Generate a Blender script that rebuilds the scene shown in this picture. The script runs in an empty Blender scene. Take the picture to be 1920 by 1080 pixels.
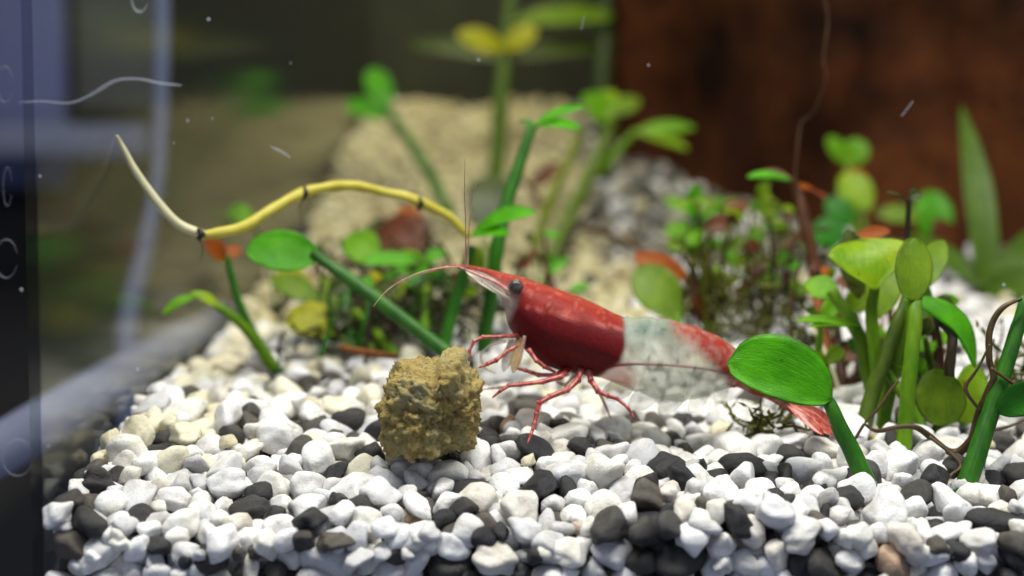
import bpy, math, random
import numpy as np
from mathutils import Vector, noise as mnoise

# ------------------------------------------------------------------ units, camera, light
U = 0.001                                   # everything below is laid out in millimetres
sc = bpy.context.scene
COL = sc.collection
rng = np.random.default_rng(11)
random.seed(5)

CAM = Vector((0, 0, 24.8)); PITCH = math.radians(3.5); F = 50 / 36 * 1920
PY0 = 70 + F * math.tan(PITCH)            # photo row of the optical axis (the frame is shifted down)
cam_d = bpy.data.cameras.new('camera'); cam = bpy.data.objects.new('camera', cam_d); COL.objects.link(cam)
cam.location = CAM * U; cam.rotation_euler = (math.pi / 2 - PITCH, 0, 0)
cam_d.shift_y = -(540 - PY0) / 1920; cam_d.lens = 50; cam_d.sensor_width = 36; cam_d.clip_start = 0.005; cam_d.clip_end = 10
cam_d.dof.use_dof = True; cam_d.dof.focus_distance = 0.0838; cam_d.dof.aperture_fstop = 27
sc.camera = cam

world = bpy.data.worlds.new('World'); sc.world = world; world.use_nodes = True
bg = world.node_tree.nodes['Background']; bg.inputs[0].default_value = (0.70, 0.78, 1.0, 1); bg.inputs[1].default_value = 0.40

def area_lamp(name, loc, target, sx, sy, power, color):
    d = bpy.data.lights.new(name, 'AREA'); d.shape = 'RECTANGLE'; d.size = sx * U; d.size_y = sy * U
    d.energy = power; d.color = color
    o = bpy.data.objects.new(name, d); COL.objects.link(o); o.location = Vector(loc) * U
    o.rotation_euler = (Vector(target) - Vector(loc)).to_track_quat('-Z', 'Y').to_euler()
    return o
area_lamp('tank_lamp', (14, 66, 122), (14, 100, 0), 150, 26, 0.40, (1.0, 0.96, 0.86))
area_lamp('tank_lamp_rear', (10, 228, 120), (10, 222, 0), 150, 22, 0.22, (1.0, 0.91, 0.56))

vs = sc.view_settings; vs.view_transform = 'Standard'; vs.look = 'None'; vs.gamma = 1; vs.exposure = 0.0
sc.cycles.max_bounces = 10; sc.cycles.transparent_max_bounces = 24; sc.cycles.use_denoising = True

# ------------------------------------------------------------------ geometry helpers
cp, sp = math.cos(PITCH), math.sin(PITCH)
FW = Vector((0, cp, -sp)); UP = Vector((0, sp, cp)); RT = Vector((1, 0, 0))
def P(x, y, d):
    return CAM + d * (FW + RT * ((x - 960) / F) + UP * ((PY0 - y) / F))
def mm(w, d): return w * d / F
def to_px(v):
    r = v - CAM; d = r.dot(FW); return 960 + F * r.x / d, PY0 - F * r.dot(UP) / d, d
SX = [70, 75.5, 86, 128, 170, 208, 255, 300]; SZ = [-2.0, -1.5, 0, 0, 1.6, 9.5, 14.4, 15.5]
def S(y): return np.interp(y, SX, SZ)
def G(x, y, extra=0.0):
    """depth at which the sight line of a photo point meets the gravel"""
    for d in np.arange(70, 330, 0.5):
        p = P(x, y, d)
        if p.z <= S(p.y) + extra: return float(d)
    return 250.0

def link(o, parent=None):
    COL.objects.link(o)
    if parent is not None: o.parent = parent
    return o
def tag(o, label=None, cat=None, group=None, kind=None):
    for k, v in (('label', label), ('category', cat), ('group', group), ('kind', kind)):
        if v: o[k] = v
    return o
def empty(name, loc, label, cat, group=None, kind=None):
    o = bpy.data.objects.new(name, None); o.empty_display_size = 0.002; link(o)
    o.location = Vector(loc) * U
    return tag(o, label, cat, group, kind)
def origin(parent):
    v = Vector((0, 0, 0))
    while parent is not None: v += Vector(parent.location) / U; parent = parent.parent
    return v
def mesh_obj(name, V, Fc, mat, parent=None, smooth=True, uv=None, attrs=None, org=None):
    """V in world millimetres"""
    og = org if org is not None else origin(parent)
    V = (np.asarray(V, dtype=np.float64) - np.array(og)) * U
    me = bpy.data.meshes.new(name); me.from_pydata(V.tolist(), [], [tuple(int(i) for i in f) for f in Fc])
    if smooth: me.polygons.foreach_set('use_smooth', [True] * len(me.polygons))
    if uv is not None:
        ul = me.uv_layers.new(name='UVMap'); vi = np.empty(len(me.loops), dtype=np.int32)
        me.loops.foreach_get('vertex_index', vi); ul.data.foreach_set('uv', np.asarray(uv, dtype=np.float32)[vi].ravel())
    for k, (typ, dat) in (attrs or {}).items():
        a = me.attributes.new(k, typ, 'POINT')
        a.data.foreach_set('color' if typ == 'FLOAT_COLOR' else 'value', np.asarray(dat, dtype=np.float32).ravel())
    if mat: me.materials.append(mat)
    me.update(); me.validate()
    o = bpy.data.objects.new(name, me); link(o, parent)
    if parent is None and org is not None: o.location = Vector(org) * U
    return o

def spline(pts, n=8):
    pts = [Vector(p) for p in pts]
    if len(pts) == 2: pts = [pts[0], (pts[0] + pts[1]) / 2, pts[1]]
    out, ts = [], []
    for i in range(len(pts) - 1):
        p0 = pts[max(i - 1, 0)]; p1 = pts[i]; p2 = pts[i + 1]; p3 = pts[min(i + 2, len(pts) - 1)]
        for k in range(n):
            t = k / n
            out.append(0.5 * ((2 * p1) + (p2 - p0) * t + (2 * p0 - 5 * p1 + 4 * p2 - p3) * t * t + (3 * p1 - p0 - 3 * p2 + p3) * t ** 3))
            ts.append((i + t) / (len(pts) - 1))
    out.append(pts[-1]); ts.append(1.0)
    return out, ts
def tube_data(pts, radii, seg=10, n=8, wob=0.0, seed=0):
    c, ts = spline(pts, n)
    rr = np.interp(ts, np.linspace(0, 1, len(radii)), radii)
    V, Fc, UVs = [], [], []
    nrm = Vector((0.3, -1, 0.2))
    for i, p in enumerate(c):
        t = (c[min(i + 1, len(c) - 1)] - c[max(i - 1, 0)]).normalized()
        nrm = (nrm - t * nrm.dot(t)).normalized(); b = t.cross(nrm)
        for k in range(seg):
            a = 2 * math.pi * k / seg
            r = rr[i] * (1 + wob * mnoise.noise(Vector((p.x * .9 + seed, p.y + k * .7, p.z * .9))))
            V.append(p + (nrm * math.cos(a) + b * math.sin(a)) * r); UVs.append((ts[i], k / seg))
    m = len(c)
    for i in range(m - 1):
        for k in range(seg):
            k2 = (k + 1) % seg
            Fc.append((i * seg + k, i * seg + k2, (i + 1) * seg + k2, (i + 1) * seg + k))
    V.append(c[0]); UVs.append((0, 0)); V.append(c[-1]); UVs.append((1, 0))
    for k in range(seg):
        k2 = (k + 1) % seg
        Fc.append((m * seg, k2, k)); Fc.append((m * seg + 1, (m - 1) * seg + k, (m - 1) * seg + k2))
    return [tuple(v) for v in V], Fc, UVs
def tube(name, pts, radii, mat, parent, seg=10, n=8, wob=0.0):
    V, Fc, uv = tube_data(pts, radii, seg, n, wob, seed=random.random() * 50)
    return mesh_obj(name, V, Fc, mat, parent, uv=uv)
def leaf(name, b, t, width, mat, parent, p=1.0, q=0.62, bend=0.06, cup=0.12, roll=0.0, hint=(0.0, -0.85, 0.55), thick=0.11, wave=0.03, nu=18, nv=12, notch=0.0, asym=0.0):
    b, t = Vector(b), Vector(t); a = t - b; L = a.length; ah = a.normalized()
    n = Vector(hint); n = (n - ah * n.dot(ah)).normalized(); s = ah.cross(n)
    if roll:
        ca, sa = math.cos(roll), math.sin(roll); n, s = n * ca + s * sa, s * ca - n * sa
    sd = random.random() * 90
    top, uv = [], []
    for i in range(nu + 1):
        u = i / nu
        w = width / 2 * (max(math.sin(math.pi * min(1, max(0, u)) ** p), 0.0) ** q)
        w = max(w, 0.03 * width * (1 - u) + 0.004 * width)
        for j in range(nv + 1):
            v = -1 + 2 * j / nv
            pull = notch * L * (1 - abs(v)) * max(0, u - .8) / .2
            off = bend * L * math.sin(math.pi * u) + cup * w * (v * v) * 1.2 + wave * width * mnoise.noise(Vector((u * 2.4 + sd, v * 1.5, sd)))
            ww = w * (1 + 0.05 * mnoise.noise(Vector((u * 5 + sd, 9 + (v > 0) * 3, sd))))
            ww *= 1 + asym * (1 if v > 0 else -1)
            top.append(b + a * u - ah * pull + s * (v * ww) + n * off); uv.append((u, v * .5 + .5))
    N = len(top); V = [tuple(x) for x in top]
    for k, x in enumerate(top):
        i, j = divmod(k, nv + 1); e = thick * (1 - (abs(-1 + 2 * j / nv)) ** 4) * min(1, i / 2, (nu - i) / 2) + 0.012
        V.append(tuple(x - n * e)); 
    uv = uv + uv; Fc = []
    st = nv + 1
    for i in range(nu):
        for j in range(nv):
            k = i * st + j
            Fc.append((k, k + 1, k + st + 1, k + st)); Fc.append((N + k, N + k + st, N + k + st + 1, N + k + 1))
    for i in range(nu):
        k = i * st; Fc.append((k, k + st, N + k + st, N + k)); k = i * st + nv; Fc.append((k, N + k, N + k + st, k + st))
    for j in range(nv):
        k = j; Fc.append((k, N + k, N + k + 1, k + 1)); k = nu * st + j; Fc.append((k, k + 1, N + k + 1, N + k))
    return mesh_obj(name, V, Fc, mat, parent, uv=uv)

# ------------------------------------------------------------------ materials
class NT:
    def __init__(s, name):
        s.m = bpy.data.materials.new(name); s.m.use_nodes = True; s.t = s.m.node_tree
        s.t.nodes.clear(); s.out = s.n('ShaderNodeOutputMaterial')
    def n(s, typ, **kw):
        x = s.t.nodes.new(typ)
        for k, v in kw.items(): setattr(x, k, v)
        return x
    def l(s, a, b): s.t.links.new(a, b)
    def coord(s, scale=(1, 1, 1), kind='Object'):
        tc = s.n('ShaderNodeTexCoord'); mp = s.n('ShaderNodeMapping')
        k = 1 / U if kind == 'Object' else 1
        mp.inputs['Scale'].default_value = [v * k for v in scale]; s.l(tc.outputs[kind], mp.inputs[0]); return mp.outputs[0]
    def noise(s, vec, scale, detail=4, rough=0.55):
        x = s.n('ShaderNodeTexNoise'); x.inputs['Scale'].default_value = scale; x.inputs['Detail'].default_value = detail
        x.inputs['Roughness'].default_value = rough; s.l(vec, x.inputs['Vector']); return x.outputs['Fac']
    def ramp(s, fac, stops):
        x = s.n('ShaderNodeValToRGB'); e = x.color_ramp.elements
        while len(e) < len(stops): e.new(0.5)
        for el, (p, c) in zip(e, stops): el.position = p; el.color = (*c, 1) if len(c) == 3 else c
        s.l(fac, x.inputs[0]); return x.outputs[0]
    def mix(s, fac, a, b, mode='MIX'):
        x = s.n('ShaderNodeMix', data_type='RGBA', blend_type=mode)
        for sock, v in ((x.inputs[0], fac), (x.inputs[6], a), (x.inputs[7], b)):
            if hasattr(v, 'is_linked') or hasattr(v, 'links'): s.l(v, sock)
            elif isinstance(v, (int, float)): sock.default_value = v
            else: sock.default_value = (*v, 1)
        return x.outputs[2]
    def bump(s, h, dist, strength=1.0):
        x = s.n('ShaderNodeBump'); x.inputs['Distance'].default_value = dist * U; x.inputs['Strength'].default_value = strength
        s.l(h, x.inputs['Height']); return x.outputs[0]
    def bsdf(s, color, rough=0.5, spec=0.5, normal=None, **kw):
        x = s.n('ShaderNodeBsdfPrincipled'); x.inputs['Roughness'].default_value = rough; x.inputs['Specular IOR Level'].default_value = spec
        if hasattr(color, 'links'): s.l(color, x.inputs['Base Color'])
        else: x.inputs['Base Color'].default_value = (*color, 1)
        if normal is not None: s.l(normal, x.inputs['Normal'])
        for k, v in kw.items(): x.inputs[k.replace('_', ' ')].default_value = v
        return x.outputs[0]
    def mixs(s, fac, a, b):
        x = s.n('ShaderNodeMixShader')
        if hasattr(fac, 'links'): s.l(fac, x.inputs[0])
        else: x.inputs[0].default_value = fac
        s.l(a, x.inputs[1]); s.l(b, x.inputs[2]); return x.outputs[0]
    def done(s, sh): s.l(sh, s.out.inputs['Surface']); return s.m

def leaf_mat(name, c1, c2, spot=None, spot_amt=0.62, trans=0.5, rough=0.32):
    m = NT(name); o = m.coord(); n1 = m.noise(o, .55, 3)
    uvc = m.coord((2.2, 16, 1), 'UV'); vn = m.noise(uvc, 2.6, 3, .6)
    col = m.mix(m.ramp(n1, [(.35, (0, 0, 0)), (.68, (1, 1, 1))]), c1, c2)
    col = m.mix(m.ramp(vn, [(.42, (0, 0, 0)), (.72, (.45, .45, .45))]), col, tuple(min(1, v * 1.45 + .012) for v in c2))
    if spot:
        sn = m.noise(o, 1.6, 5, .65)
        col = m.mix(m.ramp(sn, [(spot_amt, (0, 0, 0)), (spot_amt + .07, (1, 1, 1))]), col, spot)
    tcu = m.n('ShaderNodeTexCoord'); sx = m.n('ShaderNodeSeparateXYZ'); m.l(tcu.outputs['UV'], sx.inputs[0])
    pp = m.n('ShaderNodeMath', operation='PINGPONG'); m.l(sx.outputs[1], pp.inputs[0]); pp.inputs[1].default_value = .5
    ex = m.n('ShaderNodeMath', operation='MULTIPLY_ADD'); m.l(n1, ex.inputs[0]); ex.inputs[1].default_value = .07; m.l(pp.outputs[0], ex.inputs[2])
    col = m.mix(m.ramp(ex.outputs[0], [(.035, (.75, .75, .75)), (.085, (0, 0, 0))]), col, (c1[0] * .6 + .008, c1[1] * .35, c1[2] * .6))
    fb = m.noise(m.coord(), 7, 3)
    hb = m.n('ShaderNodeMath', operation='ADD'); m.l(vn, hb.inputs[0]); m.l(fb, hb.inputs[1])
    bp = m.bump(hb.outputs[0], .07, .5)
    pr = m.bsdf(col, rough, .32, bp)
    tr = m.n('ShaderNodeBsdfTranslucent'); m.l(m.mix(1.0, col, (1.75, 1.6, .5), 'MULTIPLY'), tr.inputs[0]); m.l(bp, tr.inputs['Normal'])
    return m.done(m.mixs(trans, pr, tr.outputs[0]))
def stem_mat(name, c1, c2, rough=0.38, trans=0.2, streak=3.0):
    m = NT(name); n1 = m.noise(m.coord((1, 1, .35)), 1.3, 4)
    n2 = m.noise(m.coord((3, 10, 1), 'UV'), streak, 3)
    col = m.mix(m.ramp(n1, [(.35, (0, 0, 0)), (.65, (1, 1, 1))]), c1, c2)
    col = m.mix(m.ramp(n2, [(.4, (0, 0, 0)), (.75, (.5, .5, .5))]), col, tuple(v * .55 for v in c1))
    bp = m.bump(n2, .05, .5)
    pr = m.bsdf(col, rough, .3, bp)
    tr = m.n('ShaderNodeBsdfTranslucent'); m.l(col, tr.inputs[0])
    return m.done(m.mixs(trans, pr, tr.outputs[0]))

M = {}
M['green'] = leaf_mat('leaf_green', (.060, .290, .003), (.115, .420, .006), (.030, .13, .003), .67)
M['deep'] = leaf_mat('leaf_deep_green', (.018, .140, .006), (.038, .235, .010))
M['lime'] = leaf_mat('leaf_lime', (.14, .30, .004), (.30, .42, .006), (.16, .09, .01), .63)
M['limeclean'] = leaf_mat('leaf_lime_clean', (.10, .29, .004), (.19, .40, .008))
M['olive'] = leaf_mat('leaf_olive', (.11, .21, .010), (.20, .31, .012), (.05, .035, .008), .66)
M['yellow'] = leaf_mat('leaf_yellow', (.30, .32, .006), (.44, .44, .010), (.2, .12, .01), .7)
M['darkolive'] = leaf_mat('leaf_dark_olive', (.030, .052, .006), (.060, .085, .010), (.03, .014, .005), .58, trans=.3)
M['blade'] = leaf_mat('blade_green', (.055, .125, .003), (.095, .180, .006))
M['orange'] = leaf_mat('leaf_orange', (.30, .075, .008), (.40, .13, .012), (.08, .02, .004), .66)
M['brown'] = leaf_mat('leaf_brown', (.075, .020, .007), (.15, .045, .012), (.03, .008, .004), .6, trans=.25)
M['sgreen'] = stem_mat('stem_green', (.015, .098, .004), (.036, .165, .007))
M['slime'] = stem_mat('stem_lime', (.085, .23, .005), (.19, .33, .010), trans=.3)
M['solive'] = stem_mat('stem_olive', (.050, .095, .005), (.095, .150, .009))
M['syellow'] = stem_mat('stem_yellow', (.50, .43, .045), (.62, .56, .10))
M['scream'] = stem_mat('stem_cream', (.62, .60, .38), (.70, .66, .42))
M['sbrown'] = stem_mat('stem_brown', (.055, .020, .008), (.10, .038, .012))
M['sorange'] = stem_mat('stem_orange', (.20, .065, .015), (.28, .10, .02))
M['sdark'] = stem_mat('stem_dark', (.016, .012, .006), (.035, .024, .010), trans=.0)
M['root'] = stem_mat('root_brown', (.045, .028, .010), (.09, .055, .02), trans=.0)
M['moss'] = leaf_mat('moss_green', (.065, .11, .005), (.19, .24, .010), (.10, .045, .010), .55, trans=.3)
M['mossdark'] = leaf_mat('moss_dark', (.012, .030, .004), (.035, .065, .006), (.035, .014, .005), .55, trans=.2)
M['hair'] = stem_mat('hair_root', (.085, .04, .018), (.13, .065, .03), trans=.3)

# pebble shader: colour from object colour (single pebbles) or from a stored colour (bulk gravel)
def pebble_mat(name, bulk):
    m = NT(name)
    if bulk:
        a = m.n('ShaderNodeAttribute', attribute_name='tone'); base = a.outputs['Color']
        vec = m.coord()
    else:
        a = m.n('ShaderNodeObjectInfo'); base = a.outputs['Color']
        tc = m.n('ShaderNodeTexCoord'); mp = m.n('ShaderNodeMapping'); mp.inputs['Scale'].default_value = (1 / U,) * 3
        ad = m.n('ShaderNodeVectorMath', operation='SCALE'); cb = m.n('ShaderNodeCombineXYZ')
        for k in range(3): m.l(a.outputs['Random'], cb.inputs[k])
        m.l(cb.outputs[0], ad.inputs[0]); ad.inputs['Scale'].default_value = 60
        m.l(tc.outputs['Object'], mp.inputs[0]); ad2 = m.n('ShaderNodeVectorMath', operation='ADD')
        m.l(mp.outputs[0], ad2.inputs[0]); m.l(ad.outputs[0], ad2.inputs[1]); vec = ad2.outputs[0]
    n1 = m.noise(vec, .8, 4, .6); n2 = m.noise(vec, 4.5, 5, .7); n3 = m.noise(vec, 14, 3, .6)
    dirt = m.ramp(n1, [(.34, (.76, .74, .69)), (.52, (1, 1, 1))])
    col = m.mix(1.0, base, dirt, 'MULTIPLY')
    pits = m.ramp(n2, [(.30, (.62, .60, .57)), (.42, (1, 1, 1))])
    col = m.mix(.85, col, pits, 'MULTIPLY')
    h = m.n('ShaderNodeMath', operation='ADD'); m.l(n2, h.inputs[0])
    h2 = m.n('ShaderNodeMath', operation='MULTIPLY'); m.l(n3, h2.inputs[0]); h2.inputs[1].default_value = .35; m.l(h2.outputs[0], h.inputs[1])
    bp = m.bump(h.outputs[0], .20, .6)
    return m.done(m.bsdf(col, .5, .35, bp, Subsurface_Weight=.32, Subsurface_Scale=.0004, Subsurface_Radius=(1, .97, .93)))
M['pebble'] = pebble_mat('pebble_stone', False); M['gravel'] = pebble_mat('gravel_stone', True)

def simple(name, c1, c2, scale=1.0, rough=.6, bump=.0, spec=.3):
    m = NT(name); o = m.coord(); n = m.noise(o, scale, 6, .6)
    col = m.mix(m.ramp(n, [(.34, (0, 0, 0)), (.66, (1, 1, 1))]), c1, c2)
    return m.done(m.bsdf(col, rough, spec, m.bump(n, bump) if bump else None))
M['bed'] = simple('bed_grit', (.05, .045, .035), (.10, .09, .07), .7, .9)
M['back'] = simple('back_glass_film', (.012, .013, .006), (.030, .032, .012), .05, .7)
M['seam'] = simple('black_silicone', (.006, .006, .008), (.010, .010, .013), .3, .45)
M['reflblue'] = simple('blue_reflection', (.17, .19, .40), (.22, .24, .47), .01, .8)  # tint imitating blue reflections in the front glass
M['reflgrey'] = simple('grey_reflection', (.11, .115, .12), (.14, .145, .15), .01, .8)  # tint for the greyish area among the imitated reflections
M['walldark'] = simple('dark_furniture', (.012, .012, .014), (.02, .02, .022), .02, .7)
M['paleblue'] = simple('pale_reflection', (.22, .24, .39), (.27, .29, .44), .05, .6)  # tint for the added tubes and bar that imitate reflections
M['wood'] = None
def wood_mat():
    m = NT('driftwood_bark'); o = m.coord((1, 1, .9)); a = m.noise(o, .055, 5, .6); b = m.noise(o, .35, 6, .65)
    col = m.ramp(a, [(.32, (.006, .0024, .001)), (.46, (.036, .0105, .003)), (.66, (.080, .025, .007))])
    col = m.mix(m.ramp(b, [(.38, (.55, .55, .55)), (.5, (0, 0, 0))]), col, (.022, .008, .004))
    return m.done(m.bsdf(col, .85, .08, m.bump(b, 1.0, .5)))
M['wood'] = wood_mat()
def clear_mat():
    m = NT('clear_front_glass'); t = m.n('ShaderNodeBsdfTransparent'); t.inputs[0].default_value = (.985, .99, .992, 1); return m.done(t.outputs[0])
def side_glass():
    m = NT('side_glass'); t = m.n('ShaderNodeBsdfTransparent'); t.inputs[0].default_value = (.84, .86, .88, 1)
    g = m.n('ShaderNodeBsdfGlossy'); g.inputs['Roughness'].default_value = .16; g.inputs['Color'].default_value = (.8, .8, .72, 1)
    n = m.noise(m.coord((1, .25, 1)), .2, 4); m.l(m.bump(n, .25, .25), g.inputs['Normal'])
    f = m.n('ShaderNodeLayerWeight'); f.inputs['Blend'].default_value = .5
    pw = m.n('ShaderNodeMath', operation='POWER'); m.l(f.outputs['Facing'], pw.inputs[0]); pw.inputs[1].default_value = 5.0
    ml = m.n('ShaderNodeMath', operation='MULTIPLY'); m.l(pw.outputs[0], ml.inputs[0]); ml.inputs[1].default_value = .85
    return m.done(m.mixs(ml.outputs[0], t.outputs[0], g.outputs[0]))
def film_mat(name, c, op, spec=.5):
    m = NT(name); t = m.n('ShaderNodeBsdfTransparent'); return m.done(m.mixs(op, t.outputs[0], m.bsdf(c, .5, spec)))
M['seam'] = film_mat('black_silicone', (.004, .004, .006), .25, 0); M['front'] = clear_mat(); M['side'] = side_glass(); M['mark'] = film_mat('limescale_mark', (.60, .64, .74), .17); M['speck'] = film_mat('white_speck', (.6, .63, .68), .4)

def box(name, lo, hi, mat, parent=None, org=None, bev=0.0):
    x0, y0, z0 = lo; x1, y1, z1 = hi
    V = [(x, y, z) for x in (x0, x1) for y in (y0, y1) for z in (z0, z1)]
    Fc = [(0, 1, 3, 2), (4, 6, 7, 5), (0, 4, 5, 1), (2, 3, 7, 6), (0, 2, 6, 4), (1, 5, 7, 3)]
    o = mesh_obj(name, V, Fc, mat, parent, smooth=False, org=org)
    if bev:
        b = o.modifiers.new('bevel', 'BEVEL'); b.width = bev * U; b.segments = 3
    return o

# ------------------------------------------------------------------ the tank
XL = -25.6
tank = empty('aquarium', (0, 160, -9), 'glass aquarium with dark seam and bluish scuffed corner beside the gravel', 'aquarium')
front_pane = box('front_pane', (XL - 6, 69, -9), (130, 74.4, 90), M['front'], tank)
box('side_pane', (XL - .7, 76.4, -9), (XL, 258, 90), M['side'], tank)
box('back_pane', (XL - 3.2, 258.4, -9), (130, 262, 90), M['back'], tank)
# black silicone in the front corner, thin and only up to the gravel shadow line
box('corner_seam', (XL - 6, 74.62, -9), (XL - .02, 76.2, 89), M['seam'], tank)
# room beyond the side glass; blue and grey panels added to mimic front-glass reflections
tag(box('room_wall', (-420, 330, -200), (-29.5, 340, 320), M['walldark']), kind='structure')
tag(box('blue_reflection_panel', (-190, 316, -9), (-100, 322, 200), M['reflblue'], bev=2), 'blurred blue panel added in the upper left corner to imitate front glass reflections', 'panel')  # added to imitate blue reflections at upper left, no real panel there
tag(box('grey_reflection_panel', (-99, 322, 8), (-80, 326, 200), M['reflgrey'], bev=1), 'blurred grey board added beside the blue panel to imitate reflections', 'haze')  # added stand-in for the greyish part of those reflections
tag(box('table_top', (-230, 60, -140), (-60, 329, -30), M['walldark'], bev=3), kind='structure')

# ------------------------------------------------------------------ pebbles
def ico(sub):
    import bmesh
    bm = bmesh.new(); bmesh.ops.create_icosphere(bm, subdivisions=sub, radius=1)
    V = np.array([v.co[:] for v in bm.verts]); V /= np.linalg.norm(V, axis=1)[:, None]
    Fc = np.array([[v.index for v in f.verts] for f in bm.faces]); bm.free(); return V, Fc
ICO = {1: ico(2), 2: ico(3), 3: ico(4)}      # 42 / 162 / 642 vertices
def pebble_shape(seed):
    r = np.random.default_rng(seed); k = r.integers(10, 18)
    n = r.normal(size=(k, 3)); n /= np.linalg.norm(n, axis=1)[:, None]; d = r.uniform(.72, 1.05, k)
    ax = np.array([r.uniform(.95, 1.22), r.uniform(.78, 1.0), r.uniform(.66, .88)])
    lump = r.normal(size=(4, 3)); lph = r.uniform(0, 6, 4); pw = r.uniform(7, 14)
    def f(D):
        c = np.maximum(D @ n.T, 1e-3) / d
        rad = (np.sum(c ** pw, axis=1)) ** (-1 / pw); rad = np.minimum(rad, 1.25)
        for q in range(4): rad *= 1 + .035 * np.sin(D @ lump[q] * 3.2 + lph[q])
        return D * rad[:, None] * ax
    return f
SHAPES = [pebble_shape(100 + i) for i in range(26)]
VAR = {s: [f(ICO[s][0]) for f in SHAPES] for s in ICO}

# settle pebbles one after another on a height map
RES = 0.3; X0, X1, Y0, Y1 = XL, 62.0, 74.8, 256.0
nx, ny = int((X1 - X0) / RES), int((Y1 - Y0) / RES)
ys = Y0 + (np.arange(ny) + .5) * RES
H = np.tile(S(ys)[:, None] - 3.2, (1, nx)).astype(np.float32)
H[ys < 88] -= 3.8 * np.clip((88 - ys[ys < 88]) / 6, 0, 1)[:, None]
xs = X0 + (np.arange(nx) + .5) * RES
bumpy = 0.5 * np.sin(xs * .31 + 1)[None, :] * np.sin(ys * .23)[:, None] + .35 * np.sin(xs * .12 + ys[:, None] * .17)
TARGET = S(ys)[:, None] + bumpy
TARGET = TARGET - 0.85 + 0.9 * np.clip((-14 - xs) / 9, 0, 1)[None, :] * np.clip((104 - ys) / 14, 0, 1)[:, None]
IDM = np.full(H.shape, -1, dtype=np.int32)
peb = []
def settle(count, ylo, yhi, rlo, rhi, cand, xlo=None, xhi=None):
    for _ in range(count):
        r = rlo + (rhi - rlo) * rng.random() ** 1.5
        best = None
        for _c in range(cand):
            y = rng.uniform(max(ylo, Y0 + r * .92), yhi)
            half = (y * .37 + 8)
            x = rng.uniform(max(X0 + r * .9, -half, xlo if xlo is not None else -999), min(half, X1 - r, xhi if xhi is not None else 999))
            i, j = int((x - X0) / RES), int((y - Y0) / RES); w = max(1, int(r * .72 / RES))
            a, b, c, d = max(0, j - w), min(ny, j + w + 1), max(0, i - w), min(nx, i + w + 1)
            blk = H[a:b, c:d]; z = float(blk.mean() * .45 + blk.max() * .55); over = z - float(TARGET[min(j, ny - 1), min(i, nx - 1)])
            if best is None or over < best[0]: best = (over, x, y, z, i, j)
        over, x, y, z, i, j = best
        if over > -0.15: continue
        hz = r * .72; cz = z + hz * .72
        w = int(r / RES) + 1
        a, b, c, d = max(0, j - w), min(ny, j + w + 1), max(0, i - w), min(nx, i + w + 1)
        yy = (Y0 + (np.arange(a, b) + .5) * RES - y)[:, None]; xx = (X0 + (np.arange(c, d) + .5) * RES - x)[None, :]
        rr = (xx * xx + yy * yy) / (r * r * .92)
        top = np.where(rr < 1, cz + hz * np.sqrt(np.maximum(0, 1 - rr)), -99)
        up = top > H[a:b, c:d]
        H[a:b, c:d][up] = top[up]; IDM[a:b, c:d][up] = len(peb)
        peb.append((x, y, cz, r))
settle(3200, 74.8, 92, .64, 1.24, 14)
settle(5000, 84, 150, .72, 1.34, 12)
settle(2000, 148, 200, .66, 1.2, 8)
settle(5200, 165, 255, .55, 1.0, 6)
settle(900, 74.8, 120, .40, .70, 20)
cnt = np.bincount(IDM[IDM >= 0].ravel(), minlength=len(peb))

WHITES = [(.74, .74, .745), (.68, .675, .67), (.60, .60, .615), (.78, .78, .775), (.56, .555, .55), (.70, .69, .64), (.74, .74, .75), (.50, .50, .515), (.62, .59, .54)]
LIGHTCREAMS = [(.66, .62, .47), (.60, .55, .40), (.70, .67, .53)]
CREAMS = [(.52, .47, .27), (.46, .41, .22), (.57, .52, .34), (.41, .35, .19)]
DARKS = [(.020, .020, .022), (.034, .032, .031), (.052, .048, .043), (.016, .016, .019), (.080, .070, .058)]
TANS = [(.36, .25, .17), (.42, .32, .24), (.30, .19, .12), (.50, .42, .34)]
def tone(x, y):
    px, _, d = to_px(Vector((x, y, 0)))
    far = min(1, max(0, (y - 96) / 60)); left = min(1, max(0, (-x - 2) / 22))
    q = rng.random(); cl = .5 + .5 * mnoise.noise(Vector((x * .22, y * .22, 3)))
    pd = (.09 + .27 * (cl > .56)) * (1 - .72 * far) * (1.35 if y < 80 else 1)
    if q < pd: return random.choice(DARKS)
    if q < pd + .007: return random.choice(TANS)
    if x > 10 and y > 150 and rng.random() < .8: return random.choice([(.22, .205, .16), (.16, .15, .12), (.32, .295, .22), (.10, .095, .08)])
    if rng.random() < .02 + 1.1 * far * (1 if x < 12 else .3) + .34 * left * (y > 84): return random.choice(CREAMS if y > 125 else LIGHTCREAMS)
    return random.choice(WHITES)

bed_n = 40
bx = np.linspace(X0, 100, 20); by = np.linspace(Y0, Y1 + 2, bed_n)
BV = [(x, y, float(S(y)) - 2.6 - 4.2 * max(0, min(1, (88 - y) / 6))) for y in by for x in bx]
BF = [(j * 20 + i, j * 20 + i + 1, (j + 1) * 20 + i + 1, (j + 1) * 20 + i) for j in range(bed_n - 1) for i in range(19)]
bed = mesh_obj('gravel_bed', BV, BF, M['bed'], org=Vector((0, 75, -5))); tag(bed, kind='structure')

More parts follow.
